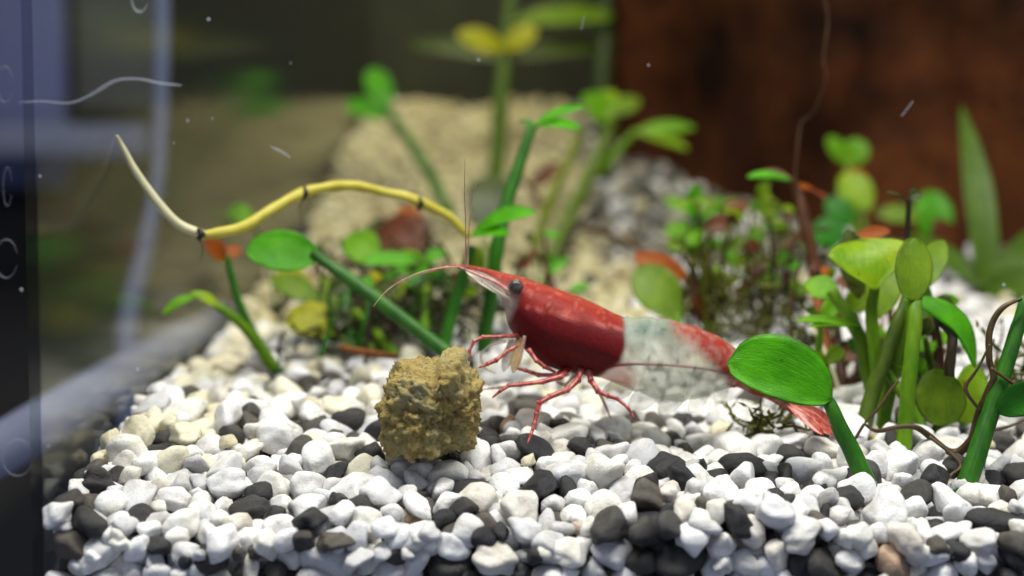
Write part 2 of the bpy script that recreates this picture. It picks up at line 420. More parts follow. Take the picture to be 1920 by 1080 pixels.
items = []
for k, (x, y, z, r) in enumerate(peb):
    front = y - r < Y0 + 1.3
    if cnt[k] == 0 and not front: continue
    px, py, d = to_px(Vector((x, y, z)))
    if px < -90 or px > 2010 or py > 1130: continue
    vis = cnt[k] * RES * RES / (math.pi * r * r)
    ax = np.array(Vector((rng.normal() * .35, rng.normal() * .35, 1)).normalized()); ang = rng.uniform(0, 6.283)
    from mathutils import Quaternion
    R = np.array(Quaternion(Vector(ax), ang).to_matrix()); tilt = np.array(Quaternion(Vector((rng.normal(), rng.normal(), 0.01)).normalized(), rng.normal() * .45).to_matrix())
    inside = 20 < px < 1900 and 0 < py < 1070
    score = (r / d) * (1 if (vis > .45 or (front and vis > .12)) else .2) * (1 if inside else 0)
    items.append((score, x, y, z, r, R @ tilt, int(rng.integers(len(SHAPES))), tone(x, y), d))
items.sort(key=lambda t: -t[0])
from mathutils import Matrix
shared = []
for k in range(len(SHAPES)):
    me = bpy.data.meshes.new('pebble'); me.from_pydata((VAR[3][k] * U).tolist(), [], ICO[3][1].tolist())
    me.polygons.foreach_set('use_smooth', [True] * len(me.polygons)); me.materials.append(M['pebble']); shared.append(me)
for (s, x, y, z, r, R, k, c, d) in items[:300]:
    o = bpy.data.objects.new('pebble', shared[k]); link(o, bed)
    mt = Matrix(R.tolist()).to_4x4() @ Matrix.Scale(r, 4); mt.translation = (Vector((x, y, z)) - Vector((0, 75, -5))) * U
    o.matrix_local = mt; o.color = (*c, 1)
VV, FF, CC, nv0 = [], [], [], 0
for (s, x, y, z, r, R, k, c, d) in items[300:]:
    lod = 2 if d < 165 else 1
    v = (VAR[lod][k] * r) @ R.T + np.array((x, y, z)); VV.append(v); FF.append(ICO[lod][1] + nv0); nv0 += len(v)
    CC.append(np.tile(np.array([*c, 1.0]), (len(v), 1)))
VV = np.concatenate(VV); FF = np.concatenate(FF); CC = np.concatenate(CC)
me = bpy.data.meshes.new('gravel'); me.vertices.add(len(VV)); me.vertices.foreach_set('co', ((VV - np.array((0, 75, -5))) * U).astype(np.float32).ravel())
me.loops.add(len(FF) * 3); me.loops.foreach_set('vertex_index', FF.astype(np.int32).ravel())
me.polygons.add(len(FF)); me.polygons.foreach_set('loop_start', np.arange(0, len(FF) * 3, 3, dtype=np.int32))
me.polygons.foreach_set('use_smooth', [True] * len(FF))
at = me.attributes.new('tone', 'FLOAT_COLOR', 'POINT'); at.data.foreach_set('color', CC.astype(np.float32).ravel())
me.materials.append(M['gravel']); me.update(); me.validate()
gv = bpy.data.objects.new('gravel', me); link(gv, bed); gv['kind'] = 'stuff'
print('pebbles', len(peb), 'kept', len(items), 'tris', len(FF))

# ------------------------------------------------------------------ driftwood
def driftwood():
    nu, nz = 70, 46; V = []
    def front(u):            # plan curve of the face, from its left edge to far right
        x = np.interp(u, [0, .25, .5, .75, 1], [15.2, 24, 38, 60, 96]); y = np.interp(u, [0, .25, .5, .75, 1], [204, 192, 172, 160, 156]); return x, y
    V, Fc = [], []
    for side in (0, 1):
        for i in range(nu + 1):
            u = i / nu; x, y = front(u)
            for j in range(nz + 1):
                t = j / nz; z = -2 + 72 * t + float(S(y)) * (1 - t)
                lean = np.interp(u, [0, .35, .6, 1], [-16, -13, 6, 12]) * t
                hol = 6 * math.exp(-((u - .22) / .16) ** 2) * math.exp(-((t - .3) / .3) ** 2)
                q = Vector((x * .07, z * .035, 1.7)); nn = 3.6 * mnoise.noise(q * 1.3) + 1.2 * mnoise.noise(q * 3.1) + .5 * mnoise.noise(q * 8)
                yy = y + lean + hol + nn if side == 0 else 252 + nn
                V.append((x + .5 * nn * (u < .05), yy, z))
    st = nz + 1; N = (nu + 1) * st
    for i in range(nu):
        for j in range(nz):
            k = i * st + j; Fc.append((k, k + st, k + st + 1, k + 1)); Fc.append((N + k, N + k + 1, N + k + st + 1, N + k + st))
    for i in range(nu):
        k = i * st + nz; Fc.append((k, k + st, N + k + st, N + k))
    for j in range(nz):
        Fc.append((j, j + 1, N + j + 1, N + j)); k = nu * st + j; Fc.append((k, N + k, N + k + 1, k + 1))
    o = mesh_obj('driftwood', V, Fc, M['wood'], org=Vector((40, 180, 0)))
    return tag(o, 'large reddish brown driftwood block standing behind the plants', 'driftwood')
driftwood()

# ------------------------------------------------------------------ food pellet
def pellet():
    d = 84.0; c = P(806, 764, d); V, Fc = [], []
    idx = {}
    n = 46
    def vert(p):
        k = tuple(round(v, 4) for v in p)
        if k not in idx:
            q = Vector(p); ln = max(abs(q.x), abs(q.y), abs(q.z)); sph = q.normalized()
            w = q.lerp(sph * 1.18, .58)
            w = Vector((w.x * 2.68, w.y * 2.5, w.z * 2.36))
            w.x += .28 * w.z * .22
            if w.x > .6 and w.z > .5: w.z += .25 * math.sin(w.x * 2.2)
            nd = sph
            h = .55 * mnoise.fractal(w * .55 + Vector((3, 7, 1)), 1.0, 2.0, 3) + .42 * mnoise.fractal(w * 1.7, .8, 2.1, 4) + .20 * abs(mnoise.noise(w * 4.1)) + .10 * mnoise.noise(w * 8.5)
            g = math.exp(-((w.x - 1.7) / .95) ** 2) * max(0, min(1, -w.y)) * max(0, min(1, (1.5 - w.z) / 1.5)); h -= .5 * g
            e = math.exp(-((w.x - 1.35) / .62) ** 2 - ((w.z - 2.36) / .8) ** 2); h += .85 * e
            idx[k] = len(V); V.append(tuple(c + w + nd * h))
        return idx[k]
    for ax in range(3):
        for s in (-1, 1):
            for i in range(n):
                for j in range(n):
                    qs = []
                    for (a, b) in ((i, j), (i + 1, j), (i + 1, j + 1), (i, j + 1)):
                        p = [0, 0, 0]; p[ax] = s; p[(ax + 1) % 3] = -1 + 2 * a / n; p[(ax + 2) % 3] = -1 + 2 * b / n; qs.append(vert(p))
                    Fc.append(qs if s > 0 else qs[::-1])
    m = NT('pressed_food'); o = m.coord(); a = m.noise(o, .45, 5, .65); b = m.noise(o, 2.2, 6, .75); e = m.noise(o, 7, 4, .7)
    col = m.ramp(a, [(.30, (.34, .21, .05)), (.5, (.46, .36, .125)), (.68, (.44, .40, .22))])
    col = m.mix(m.ramp(b, [(.34, (.7, .7, .7)), (.46, (0, 0, 0))]), col, (.15, .085, .025))
    col = m.mix(m.ramp(e, [(.60, (0, 0, 0)), (.72, (.7, .7, .7))]), col, (.50, .42, .20))
    h = m.n('ShaderNodeMath', operation='ADD'); m.l(b, h.inputs[0]); m.l(e, h.inputs[1])
    m.done(m.bsdf(col, .7, .3, m.bump(h.outputs[0], .35, .9)))
    o = mesh_obj('food_pellet', V, Fc, m.m, org=Vector((c.x, c.y, c.z - 3)))
    tag(o, 'crumbly ochre brown food pellet resting on the gravel by the shrimp', 'food pellet')
pellet()

# ------------------------------------------------------------------ shrimp
def shrimp():
    D = 90.0
    base = P(1100, 780, D)
    root = empty('shrimp', base, 'red cherry shrimp with clear abdomen walking over the gravel', 'shrimp')
    st = [((846, 496), (848, 500), .07), ((880, 498), (884, 511), .2), ((915, 505), (918, 526), .42), ((942, 512), (938, 556), .9), ((960, 517), (947, 582), 1.3),
          ((985, 524), (956, 612), 1.65), ((1015, 535), (984, 652), 1.95), ((1050, 547), (1025, 682), 2.15), ((1085, 560), (1068, 694), 2.25), ((1120, 575), (1112, 702), 2.25),
          ((1148, 589), (1146, 714), 2.15), ((1166, 596), (1170, 724), 2.05), ((1190, 596), (1195, 733), 2.0), ((1220, 597), (1225, 744), 1.95), ((1255, 601), (1262, 750), 1.9),
          ((1292, 611), (1300, 747), 1.8), ((1330, 624), (1335, 737), 1.65), ((1363, 642), (1368, 725), 1.45), ((1396, 668), (1390, 728), 1.2), ((1426, 698), (1413, 740), .95),
          ((1457, 722), (1442, 750), .78), ((1490, 742), (1479, 772), .66), ((1522, 766), (1512, 791), .5), ((1552, 790), (1545, 803), .3), ((1568, 804), (1566, 808), .08)]
    dz, tz = spline([P(a[0], a[1], D) for a, b, w in st], 6); vz, _ = spline([P(b[0], b[1], D) for a, b, w in st], 6)
    wz = np.interp(tz, np.linspace(0, 1, len(st)), [w for a, b, w in st])
    seg = 44; V = []; px = []
    for i in range(len(dz)):
        c = (dz[i] + vz[i]) / 2; hv = (dz[i] - vz[i]) / 2
        for k in range(seg):
            a = 2 * math.pi * k / seg; ca, sa = math.cos(a), math.sin(a)
            f = abs(sa) ** .82 * (1 if sa >= 0 else -1)
            w = wz[i] * f * (1 - .22 * max(0, -ca))
            p = c + hv * ca + Vector((0, w, 0)); V.append(p); q = c + hv * ca; X, Y, _d = to_px(q); px.append((X, Y))
    px = np.array(px)
    def inside(poly, soft=5.0):
        poly = np.array(poly, float); x, y = px[:, 0], px[:, 1]; ins = np.zeros(len(px), bool); dist = np.full(len(px), 1e9)
        n = len(poly)
        for i in range(n):
            a, b = poly[i], poly[(i + 1) % n]
            cond = ((a[1] > y) != (b[1] > y)); xi = (b[0] - a[0]) * (y - a[1]) / (b[1] - a[1] + 1e-9) + a[0]
            ins ^= cond & (x < xi)
            e = b - a; t = np.clip(((px - a) @ e) / (e @ e + 1e-9), 0, 1); dist = np.minimum(dist, np.linalg.norm(px - a - t[:, None] * e, axis=1))
        s = np.where(ins, dist, -dist); return np.clip(.5 + s / soft / 2, 0, 1)
    car = inside([(830, 480), (1000, 480), (1166, 560), (1169, 640), (1158, 666), (1130, 690), (1105, 720), (1040, 720), (980, 680), (950, 615), (952, 575), (966, 556), (940, 535), (900, 520), (830, 510)], 5)
    saddle = inside([(830, 480), (1000, 480), (1180, 560), (1180, 612), (1060, 584), (975, 562), (930, 530), (900, 515), (830, 505)], 7)
    headpale = inside([(866, 503), (930, 522), (972, 546), (966, 566), (955, 592), (930, 604), (866, 535)], 6)
    dors = inside([(1258, 570), (1400, 600), (1420, 690), (1392, 760), (1352, 704), (1312, 655), (1258, 618)], 12)
    tail = inside([(1375, 600), (1700, 600), (1700, 900), (1375, 900)], 14)
    teal = inside([(1150, 585), (1275, 590), (1262, 630), (1150, 634)], 20)
    plate = inside([(1150, 660), (1190, 690), (1185, 760), (1110, 740), (1110, 700)], 12)
    n1 = np.array([mnoise.noise(p * 2.2) for p in V]); n2 = np.array([mnoise.noise(p * 6) for p in V])
    col = np.tile(np.array([.44, .44, .36]), (len(V), 1)); op = np.full(len(V), .42)
    def lay(mask, c, o, keep=1.0):
        nonlocal col, op
        m = np.clip(mask * keep, 0, 1); col = col * (1 - m[:, None]) + np.array(c) * m[:, None]; op = op * (1 - m) + o * m
    lay(teal, (.13, .21, .17), .60, np.clip(.85 + .5 * n1, 0, 1)); lay(plate, (.42, .09, .08), .55)
    lay(np.clip(dors + tail, 0, 1), (.25, .018, .010), .86, np.clip(.90 + .5 * n1, 0, 1))
    lay(car, (.105, .0035, .005), 1.0)
    lay(saddle * car, (.24, .012, .005), 1.0, np.clip(.85 + .35 * n1, 0, 1))
    sp_ = ((n2 > .33) & (saddle * car > .5)).astype(float); lay(sp_, (.40, .10, .06), 1.0, .5)
    for (qx, qy) in ((1262, 668), (1246, 690), (1231, 672), (1296, 676), (1332, 673), (1210, 655), (1222, 700), (1280, 705), (1240, 610), (1205, 612)):
        lay((np.hypot(px[:, 0] - qx, px[:, 1] - qy) < 4.2).astype(float), (.05, .06, .05), .8, .8)
    ln = np.exp(-((px[:, 1] - np.interp(px[:, 0], [968, 1060, 1165], [561, 583, 610])) / 2.2) ** 2) * ((px[:, 0] > 985) & (px[:, 0] < 1164)); lay(ln, (.45, .12, .11), 1.0, .7)
    lay(headpale, (.56, .38, .36), .42)
    # carapace lip and the rings of the abdomen
    Vn = np.array([tuple(v) for v in V]); cen = Vn.reshape(-1, seg, 3).mean(axis=1); rad = (Vn.reshape(-1, seg, 3) - cen[:, None, :])
    sc1 = 1 + .035 * car.reshape(-1, seg)
    xm = px[:, 0].reshape(-1, seg)
    saw = ((xm + .25 * (px[:, 1].reshape(-1, seg) - 600) - 1180) / 46.0) % 1.0
    sc1 = sc1 + np.where((xm > 1175) & (xm < 1440), .055 * saw - .02, 0)
    op = np.clip(op + (.26 * np.clip((saw - .82) / .18, 0, 1) * ((xm > 1178) & (xm < 1400))).ravel(), 0, 1)
    Vn = (cen[:, None, :] + rad * sc1[:, :, None]).reshape(-1, 3)
    m = len(dz); Fc = [(i * seg + k, (i + 1) * seg + k, (i + 1) * seg + (k + 1) % seg, i * seg + (k + 1) % seg) for i in range(m - 1) for k in range(seg)]
    Fc.append(tuple(range(seg))); Fc.append(tuple((m - 1) * seg + k for k in range(seg))[::-1])
    mt = NT('shrimp_shell'); ca = mt.n('ShaderNodeAttribute', attribute_name='tone'); oa = mt.n('ShaderNodeAttribute', attribute_name='cover')
    o_ = mt.coord(); fn = mt.noise(o_, 5.5, 4, .7); big = mt.noise(o_, 1.2, 4, .6)
    c2 = mt.mix(mt.ramp(fn, [(.36, (.42, .42, .42)), (.56, (1, 1, 1))]), (0, 0, 0), ca.outputs['Color'])
    mf = mt.n('ShaderNodeMath', operation='MULTIPLY'); mt.l(oa.outputs['Fac'], mf.inputs[0]); mt.l(oa.outputs['Fac'], mf.inputs[1])
    mf2 = mt.n('ShaderNodeMath', operation='MULTIPLY'); mt.l(mf.outputs[0], mf2.inputs[0]); mf2.inputs[1].default_value = .6
    c2 = mt.mix(mf2.outputs[0], ca.outputs['Color'], c2)
    c2 = mt.mix(mt.ramp(big, [(.4, (0, 0, 0)), (.7, (.35, .35, .35))]), c2, mt.mix(1.0, c2, (1.5, 1.2, 1.1), 'MULTIPLY'))
    shell = mt.bsdf(c2, .5, .16, mt.bump(fn, .05, .35), Subsurface_Weight=.25, Subsurface_Scale=.0006)
    tr = mt.n('ShaderNodeBsdfTransparent'); tr.inputs[0].default_value = (.96, .98, .94, 1)
    mt.done(mt.mixs(oa.outputs['Fac'], tr.outputs[0], shell))
    mesh_obj('body', Vn, Fc, mt.m, root, attrs={'tone': ('FLOAT_COLOR', np.c_[col, np.ones(len(V))]), 'cover': ('FLOAT', op)})
    # limbs
    def limb_mat(name, c1, c2, tp=0.0, sss=.2):
        m = NT(name); n = m.noise(m.coord(), 2.6, 4, .65)
        col = m.mix(m.ramp(n, [(.40, (0, 0, 0)), (.60, (1, 1, 1))]), c1, c2); sh = m.bsdf(col, .3, .5)
        if tp:
            t = m.n('ShaderNodeBsdfTransparent'); sh = m.mixs(tp, sh, t.outputs[0])
        return m.done(sh)
    red = limb_mat('shrimp_limb_red', (.24, .016, .014), (.46, .12, .10), .08); pink = limb_mat('shrimp_limb_pink', (.52, .16, .14), (.62, .40, .34), .25)
    clear = limb_mat('shrimp_limb_clear', (.56, .54, .44), (.52, .42, .36), .58); veil = limb_mat('shrimp_veil', (.50, .52, .42), (.52, .50, .42), .70); feel = limb_mat('shrimp_feeler', (.55, .42, .30), (.5, .2, .16), .3)
    ochre = limb_mat('shrimp_mouthpart', (.42, .25, .06), (.50, .36, .17), .45)
    def T(name, pts, ws, mat, dd=None, seg=8):
        q = [P(x, y, (D if dd is None else dd[min(i, len(dd) - 1)])) for i, (x, y) in enumerate(pts)]
        ws = list(ws)
        if name == 'leg':                                   # straight segments with knuckles
            q2, w2 = [q[0]], [ws[0]]
            for i in range(1, len(q) - 1):
                q2 += [q[i].lerp(q[i - 1], .16), q[i], q[i].lerp(q[i + 1], .16)]; w2 += [ws[i] * .86, ws[i] * 1.12, ws[i] * .84]
            q, ws = q2 + [q[-1]], w2 + [ws[-1]]
            return tube(name, q, [mm(w * .97, D) / 2 for w in ws], mat, root, seg, 3, .2)
        return tube(name, q, [mm(w, D) / 2 for w in ws], mat, root, seg, 8, .12)
    N_ = 88.2
    T('leg', [(976, 629), (943, 631), (905, 632), (889, 640), (880, 658), (884, 672)], [9, 8, 8, 8, 7, 2], red, [89, 88.4, 88, 87.8, 87.6, 87.4])
    T('leg', [(985, 640), (950, 660), (930, 675), (914, 682), (898, 689)], [9, 8, 10, 9, 3], red, [89, 88.2, 87.8, 87.6, 87.4])
    T('leg', [(991, 655), (1006, 676), (1021, 688), (1040, 697)], [11, 10, 9, 6], red, [88.4, 88.0, 88.2, 88.6])
    T('leg', [(1060, 692), (1042, 703), (1010, 703), (985, 694), (966, 690)], [12, 10, 9, 8, 4], red, [89, 88.6, 88.4, 88.4, 88.4])
    T('leg', [(1068, 690), (1052, 706), (1017, 716), (975, 721), (954, 723), (938, 733), (923, 746)], [13, 12, 10, 9, 8, 7, 3], red, [89, 88, 87.5, 87, 86.8, 86.7, 86.6])
    T('leg', [(1066, 702), (1020, 716), (965, 722), (935, 727), (905, 730)], [8, 8, 7, 6, 2], pink, [91, 91.5, 91.6, 91.4, 91])
    T('leg', [(1090, 692), (1084, 712), (1064, 731), (1030, 744), (1011, 756), (1006, 776), (1002, 794), (996, 814), (989, 831)], [14, 13, 12, 11, 11, 10, 9, 7, 2], red, [88.6, 88, 87.4, 86.9, 86.5, 86.3, 86, 85.6, 85.2])
    T('leg', [(1078, 705), (1060, 722), (1042, 716)], [9, 8, 4], pink, [91, 91.4, 91.6])
    T('leg', [(1104, 695), (1108, 714), (1121, 733), (1140, 742), (1157, 747), (1176, 763), (1192, 787)], [13, 12, 12, 10, 9, 7, 2], red, [88.6, 88.2, 87.8, 87.5, 87.3, 87.1, 86.9])
    T('leg', [(1106, 700), (1114, 722), (1128, 744), (1136, 762), (1145, 784)], [9, 8, 8, 7, 2], pink, [90.5, 91, 91.2, 91.2, 91])
    # mouthparts and head plates
    leaf('mouthpart', P(978, 632, 88.8), P(962, 700, 88.2), mm(22, D), ochre, root, p=1.1, cup=.3, thick=.4)
    leaf('mouthpart', P(962, 634, 89.5), P(944, 698, 89.2), mm(20, D), clear, root, p=1.1, cup=.3, thick=.3)
    for q in range(5):
        T('mouthpart', [(984 - 7 * q, 630 + 2 * q), (978 - 8 * q, 660 + 3 * q), (968 - 7 * q, 694 - 4 * q)], [7, 6, 2], (pink, clear)[q % 2], [88.4 + .5 * q])
    T('mouthpart', [(950, 640), (920, 648), (902, 668), (910, 690), (930, 700)], [6, 6, 6, 5, 3], clear, [90.5])
    for dd, w in ((88.9, 24), (91.1, 24)):
        leaf('antennal_scale', P(955, 556, dd), P(872, 506, dd), mm(w, D), clear, root, p=.9, cup=.15, thick=.12)
    T('antenna_base', [(962, 552), (930, 530), (900, 517), (862, 501)], [8, 7, 6, 3], pink, [88.6])
    T('antenna_base', [(955, 560), (930, 545), (905, 528)], [7, 6, 3], clear, [88.4])
    T('antenna', [(872, 503), (873, 470), (873, 420), (871, 360), (872, 298)], [3.4, 2.6, 2.2, 1.8, 1.0], feel, [88.6, 87, 85.5, 84, 83], 6)
    T('antenna', [(876, 504), (878, 470), (880, 420), (885, 375), (893, 344)], [3.4, 2.8, 2.4, 2, 1.0], feel, [90, 90, 89, 88.5, 88], 6)
    T('antenna', [(862, 500), (830, 502), (790, 510), (750, 528), (722, 548), (700, 575)], [4, 3, 2.2, 1.8, 1.5, .9], feel, [88.6, 88, 87.5, 87, 86.5, 86], 6)
    T('antenna', [(858, 499), (820, 505), (780, 517), (748, 536), (724, 562)], [4, 3, 2.2, 1.7, .9], feel, [91.4, 92, 93, 94, 95], 6)
    T('antennule', [(850, 497), (828, 503), (808, 511)], [5, 4, 1.5], red, [89.6], 6)
    # eyes
    em = NT('shrimp_eye'); lw = em.n('ShaderNodeTexCoord'); nse = em.noise(em.coord(), 3.5, 3)
    em.done(em.bsdf(em.ramp(nse, [(.4, (.018, .016, .018)), (.6, (.09, .065, .06))]), .32, .4))
    for dd in (88.35, 91.6):
        c = P(967, 537, dd); Vd, Fd = ICO[3]
        stalk = tube('eye_stalk', [P(972, 545, 89.4 if dd < 90 else 90.6), P(968, 539, dd + (.2 if dd < 90 else -.2))], [.3, .34], pink, root, 8)
        mesh_obj('eye', Vd * np.array([.48, .40, .44]) + np.array(c), Fd, em.m, stalk)
    # gut line and muscle inside the clear abdomen
    T('gut', [(1120, 690), (1180, 683), (1240, 684), (1300, 689), (1350, 697), (1400, 712)], [7, 6, 5, 5, 5, 4], limb_mat('shrimp_gut', (.30, .02, .03), (.42, .06, .07)), [88.5, 88.5, 88.5, 88.6, 88.8, 89.3], 6)
    # swimmerets
    for (a, b, w) in (((1150, 712), (1160, 752), 62), ((1195, 730), (1212, 768), 62), ((1245, 742), (1265, 772), 60), ((1296, 742), (1318, 764), 56), ((1338, 730), (1362, 746), 44)):
        leaf('swimmeret', P(*a, 89.0), P(*b, 88.8), mm(w, D), veil, root, p=1.2, cup=.2, thick=.15)
    # tail fan
    tf = limb_mat('shrimp_tail', (.28, .022, .014), (.48, .12, .08), .12)
    for (a, b, w, d1, d2) in (((1478, 752), (1572, 812), 20, 90, 90), ((1480, 756), (1562, 816), 24, 89.2, 87.6), ((1484, 752), (1566, 800), 24, 90.6, 92.2), ((1476, 760), (1545, 816), 20, 88.8, 87.0)):
        leaf('tail_fan_plate', P(*a, d1), P(*b, d2), mm(w, D), tf, root, p=1.35, cup=.15, thick=.1)
shrimp()

# ------------------------------------------------------------------ plants
def plant(name, label, cat, base, parts, group=None):
    """base and every point: photo x, photo y, distance; the widths are photo pixels at that distance"""
    root = empty(name, P(*base), label, cat, group); last = root
    for p in parts:
        if p[0] in ('stem', 'root', 'twig', 'node', 'branch'):
            pts = [P(*q) for q in p[1]]; dm = [q[2] for q in p[1]]
            rr = [mm(w, np.interp(i / max(1, len(p[2]) - 1), np.linspace(0, 1, len(dm)), dm)) / 2 for i, w in enumerate(p[2])]
            o = tube(p[0], pts, rr, M[p[3]], last if p[0] == 'node' else root, 10 if max(p[2]) > 9 else 7, 8, p[4] if len(p) > 4 else .12)
            if p[0] != 'node': last = o
        else:
            kw = dict(p[5]) if len(p) > 5 else {}
            dm = (p[1][2] + p[2][2]) / 2
            leaf(p[0], P(*p[1]), P(*p[2]), mm(p[3], dm), M[p[4]], root, **kw)
    return root
GR = 'small aquarium plants rooted in the gravel'
def tangle(seed, cx, cy, sx, sy, d0, d1, n, stems, leaves, lw=26, lean=40, wm=1.0):
    r = random.Random(seed); out = []
    for _ in range(n):
        x = cx + r.uniform(-sx, sx); y = cy + r.uniform(-sy, sy); d = r.uniform(d0, d1)
        yb = 70 + F * 24.8 / d * .995; bx = x + r.uniform(-lean, lean); w = r.uniform(5, 13) * 100 / d * wm; ym = (y + yb) / 2
        mx = (x + bx) / 2 + r.uniform(-14, 14)
        out.append(('stem', [(bx, yb, d), (mx, ym, d + r.uniform(-1, 1)), (x, y, d + r.uniform(-1, 1))], [w, w * .9, w * .6], r.choice(stems), .25))
        for _k in range(r.randint(1, 2)):
            a = r.uniform(-.6, 3.7); L = r.uniform(.7, 1.6) * lw
            out.append(('leaf', (x, y, d), (x + L * math.cos(a), y - L * math.sin(a) * .7, d + r.uniform(-1.2, 1.2)), L * r.uniform(.45, .85), r.choice(leaves), dict(cup=r.uniform(.05, .4), roll=r.uniform(-.7, .7), nu=10, nv=6)))
    return out
flat = dict(hint=(0, -.25, 1), bend=.05)
# foreground right
plant('spoon_leaf_plant', 'single large glossy green spoon leaf covering the shrimp tail', 'plant', (1610, 870, 83.5), [
    ('stem', [(1636, 930, 83.0), (1608, 868, 83.6), (1578, 808, 84), (1558, 762, 84.3), (1536, 726, 84.75)], [36, 36, 32, 26, 15], 'sgreen'),
    ('leaf', (1560, 748, 84.1), (1363, 680, 84.8), 118, 'green', dict(asym=.40, p=1.05, q=.42, bend=.07, cup=.10, hint=(.05, -.95, .25)))], GR)
plant('thick_stem_plant', 'thick dark green stem with cut leaf at far right edge of gravel', 'plant', (1812, 912, 84), [
    ('stem', [(1786, 985, 83.4), (1832, 850, 84.6), (1860, 765, 85.4), (1888, 680, 86), (1925, 560, 87)], [40, 38, 35, 30, 25], 'sgreen'),
    ('leaf', (1866, 772, 85), (1965, 720, 83.5), 62, 'deep', dict(p=1.05, cup=.2, hint=(.2, -.9, .4)))], GR)
plant('lime_stem_plant', 'upright lime stem with oval leaf like a paddle, facing front', 'plant', (1692, 875, 88), [
    ('stem', [(1686, 925, 87.4), (1697, 800, 88.5), (1706, 700, 89), (1716, 590, 90), (1716, 545, 91)], [33, 31, 30, 28, 22], 'slime'),
    ('leaf', (1708, 566, 90), (1714, 444, 91.5), 74, 'olive', dict(p=.95, q=.5, cup=.10, bend=.03, hint=(.1, -1, .15)))], GR)
plant('crossing_stem_plant', 'pair of green stems leaning in a V below the fan leaf', 'plant', (1618, 815, 91), [
    ('stem', [(1600, 880, 90), (1634, 745, 91.5), (1660, 670, 92), (1686, 600, 92.5), (1704, 552, 93)], [30, 30, 28, 26, 20], 'solive'),
    ('stem', [(1650, 830, 93), (1664, 740, 93), (1690, 640, 92.6), (1706, 560, 92.6)], [30, 30, 28, 22], 'slime'),
    ('leaf', (1640, 545, 93), (1610, 448, 95), 160, 'lime', dict(p=1.35, q=.8, cup=.22, bend=.12, hint=(0, -.7, .7))),
    ('stem', [(1650, 760, 94), (1640, 660, 94), (1634, 590, 94), (1640, 540, 93.6)], [26, 26, 24, 18], 'slime')]
    + tangle(15, 1650, 640, 110, 80, 93, 103, 14, ['slime', 'solive', 'slime', 'sbrown'], ['olive', 'lime', 'limeclean', 'darkolive'], 42, 28, 2.1), GR)
plant('branched_plant', 'branching lime plant with narrow leaf pointing towards the big spoon leaf', 'plant', (1650, 800, 95), [
    ('stem', [(1652, 810, 95), (1632, 720, 95), (1614, 640, 95), (1590, 590, 95.5), (1558, 545, 96)], [28, 28, 28, 26, 18], 'slime'),
    ('leaf', (1572, 556, 96), (1510, 530, 97), 56, 'limeclean', dict(p=1.0, cup=.15, hint=(-.3, -.6, .8))),
    ('leaf', (1612, 612, 94.6), (1492, 602, 93), 34, 'limeclean', dict(p=.95, hint=(0, -.32, 1), cup=.1)),
    ('leaf', (1608, 614, 94.4), (1516, 612, 92.6), 26, 'limeclean', dict(p=.95, hint=(0, -.2, 1), cup=.1)),
    ('leaf', (1640, 600, 97), (1672, 480, 99), 70, 'olive', dict(p=1.1, cup=.12)),
    ('leaf', (1610, 560, 98), (1590, 432, 99), 66, 'darkolive', dict(p=1.1, cup=.3)),
    ('leaf', (1600, 446, 101), (1670, 432, 101), 26, 'orange', dict(cup=.25))], GR)
plant('curved_leaf_plant', 'deep green curved leaf arching right over a dark twig', 'plant', (1790, 840, 93), [
    ('leaf', (1706, 560, 92.5), (1828, 690, 92), 74, 'green', dict(p=.9, q=.6, cup=.35, bend=.16, hint=(.55, -.55, .6))),
    ('leaf', (1716, 552, 94), (1770, 450, 97), 50, 'olive', dict(cup=.2)),
    ('stem', [(1742, 930, 91), (1756, 820, 92), (1768, 760, 92.5), (1776, 700, 93)], [24, 22, 20, 18], 'solive'),
    ('leaf', (1768, 800, 91.5), (1756, 690, 92.5), 92, 'olive', dict(p=.9, q=.5, cup=.08, hint=(-.1, -1, .2))),
    ('leaf', (1800, 795, 93), (1832, 682, 95), 76, 'lime', dict(p=.95, q=.55, cup=.1, hint=(.2, -1, .2))),
    ('twig', [(1780, 705, 90.5), (1783, 660, 90.6), (1786, 628, 90.8), (1764, 606, 91.2), (1752, 590, 92)], [20, 20, 18, 12, 6], 'sdark', .3)], GR)
plant('slanting_runner', 'bright lime runner slanting behind the upright lime stem', 'plant', (1728, 800, 91), [
    ('stem', [(1664, 695, 92.5), (1684, 728, 92), (1708, 762, 91.6), (1732, 806, 91)], [17, 19, 19, 16], 'slime'),
    ('node', [(1668, 740, 90.9), (1672, 722, 90.8), (1680, 716, 90.8)], [4, 4, 3], 'sdark')], GR)
plant('low_runner', 'short yellow runner lying on gravel at foot of the lime stems', 'plant', (1650, 835, 90.5), [
    ('stem', [(1636, 822, 90.6), (1660, 838, 90.2), (1690, 854, 89.8)], [18, 20, 18], 'syellow')], GR)
plant('dark_sprout', 'tiny dark sprout with two curled leaves above the paddle leaf', 'plant', (1702, 450, 98), [
    ('stem', [(1702, 470, 98), (1702, 420, 98), (1704, 385, 98), (1704, 372, 98)], [10, 10, 11, 10], 'sdark', .3),
    ('leaf', (1702, 376, 98), (1662, 360, 97), 13, 'darkolive', dict(hint=(0, -.3, 1))),
    ('leaf', (1703, 376, 98), (1727, 362, 98.4), 26, 'darkolive', dict(p=1.3, cup=.4))], GR)
tag(tube('curling_root', [P(1915, 560, 86), P(1876, 580, 86), P(1856, 620, 86), P(1855, 672, 85.8), P(1862, 712, 85.6), P(1838, 768, 86), P(1820, 826, 86.5), P(1784, 848, 87), P(1741, 818, 86.6), P(1715, 800, 86.4), P(1680, 802, 86.8), P(1644, 808, 87.5), P(1620, 794, 88.5)],
     [mm(w, 86) / 2 for w in (8, 10, 12, 13, 15, 16, 17, 17, 13, 10, 9, 9, 5)], M['root'], None, 8, 8, .35), 'dark brown curling root looping between the lime stem and thick stem', 'root')
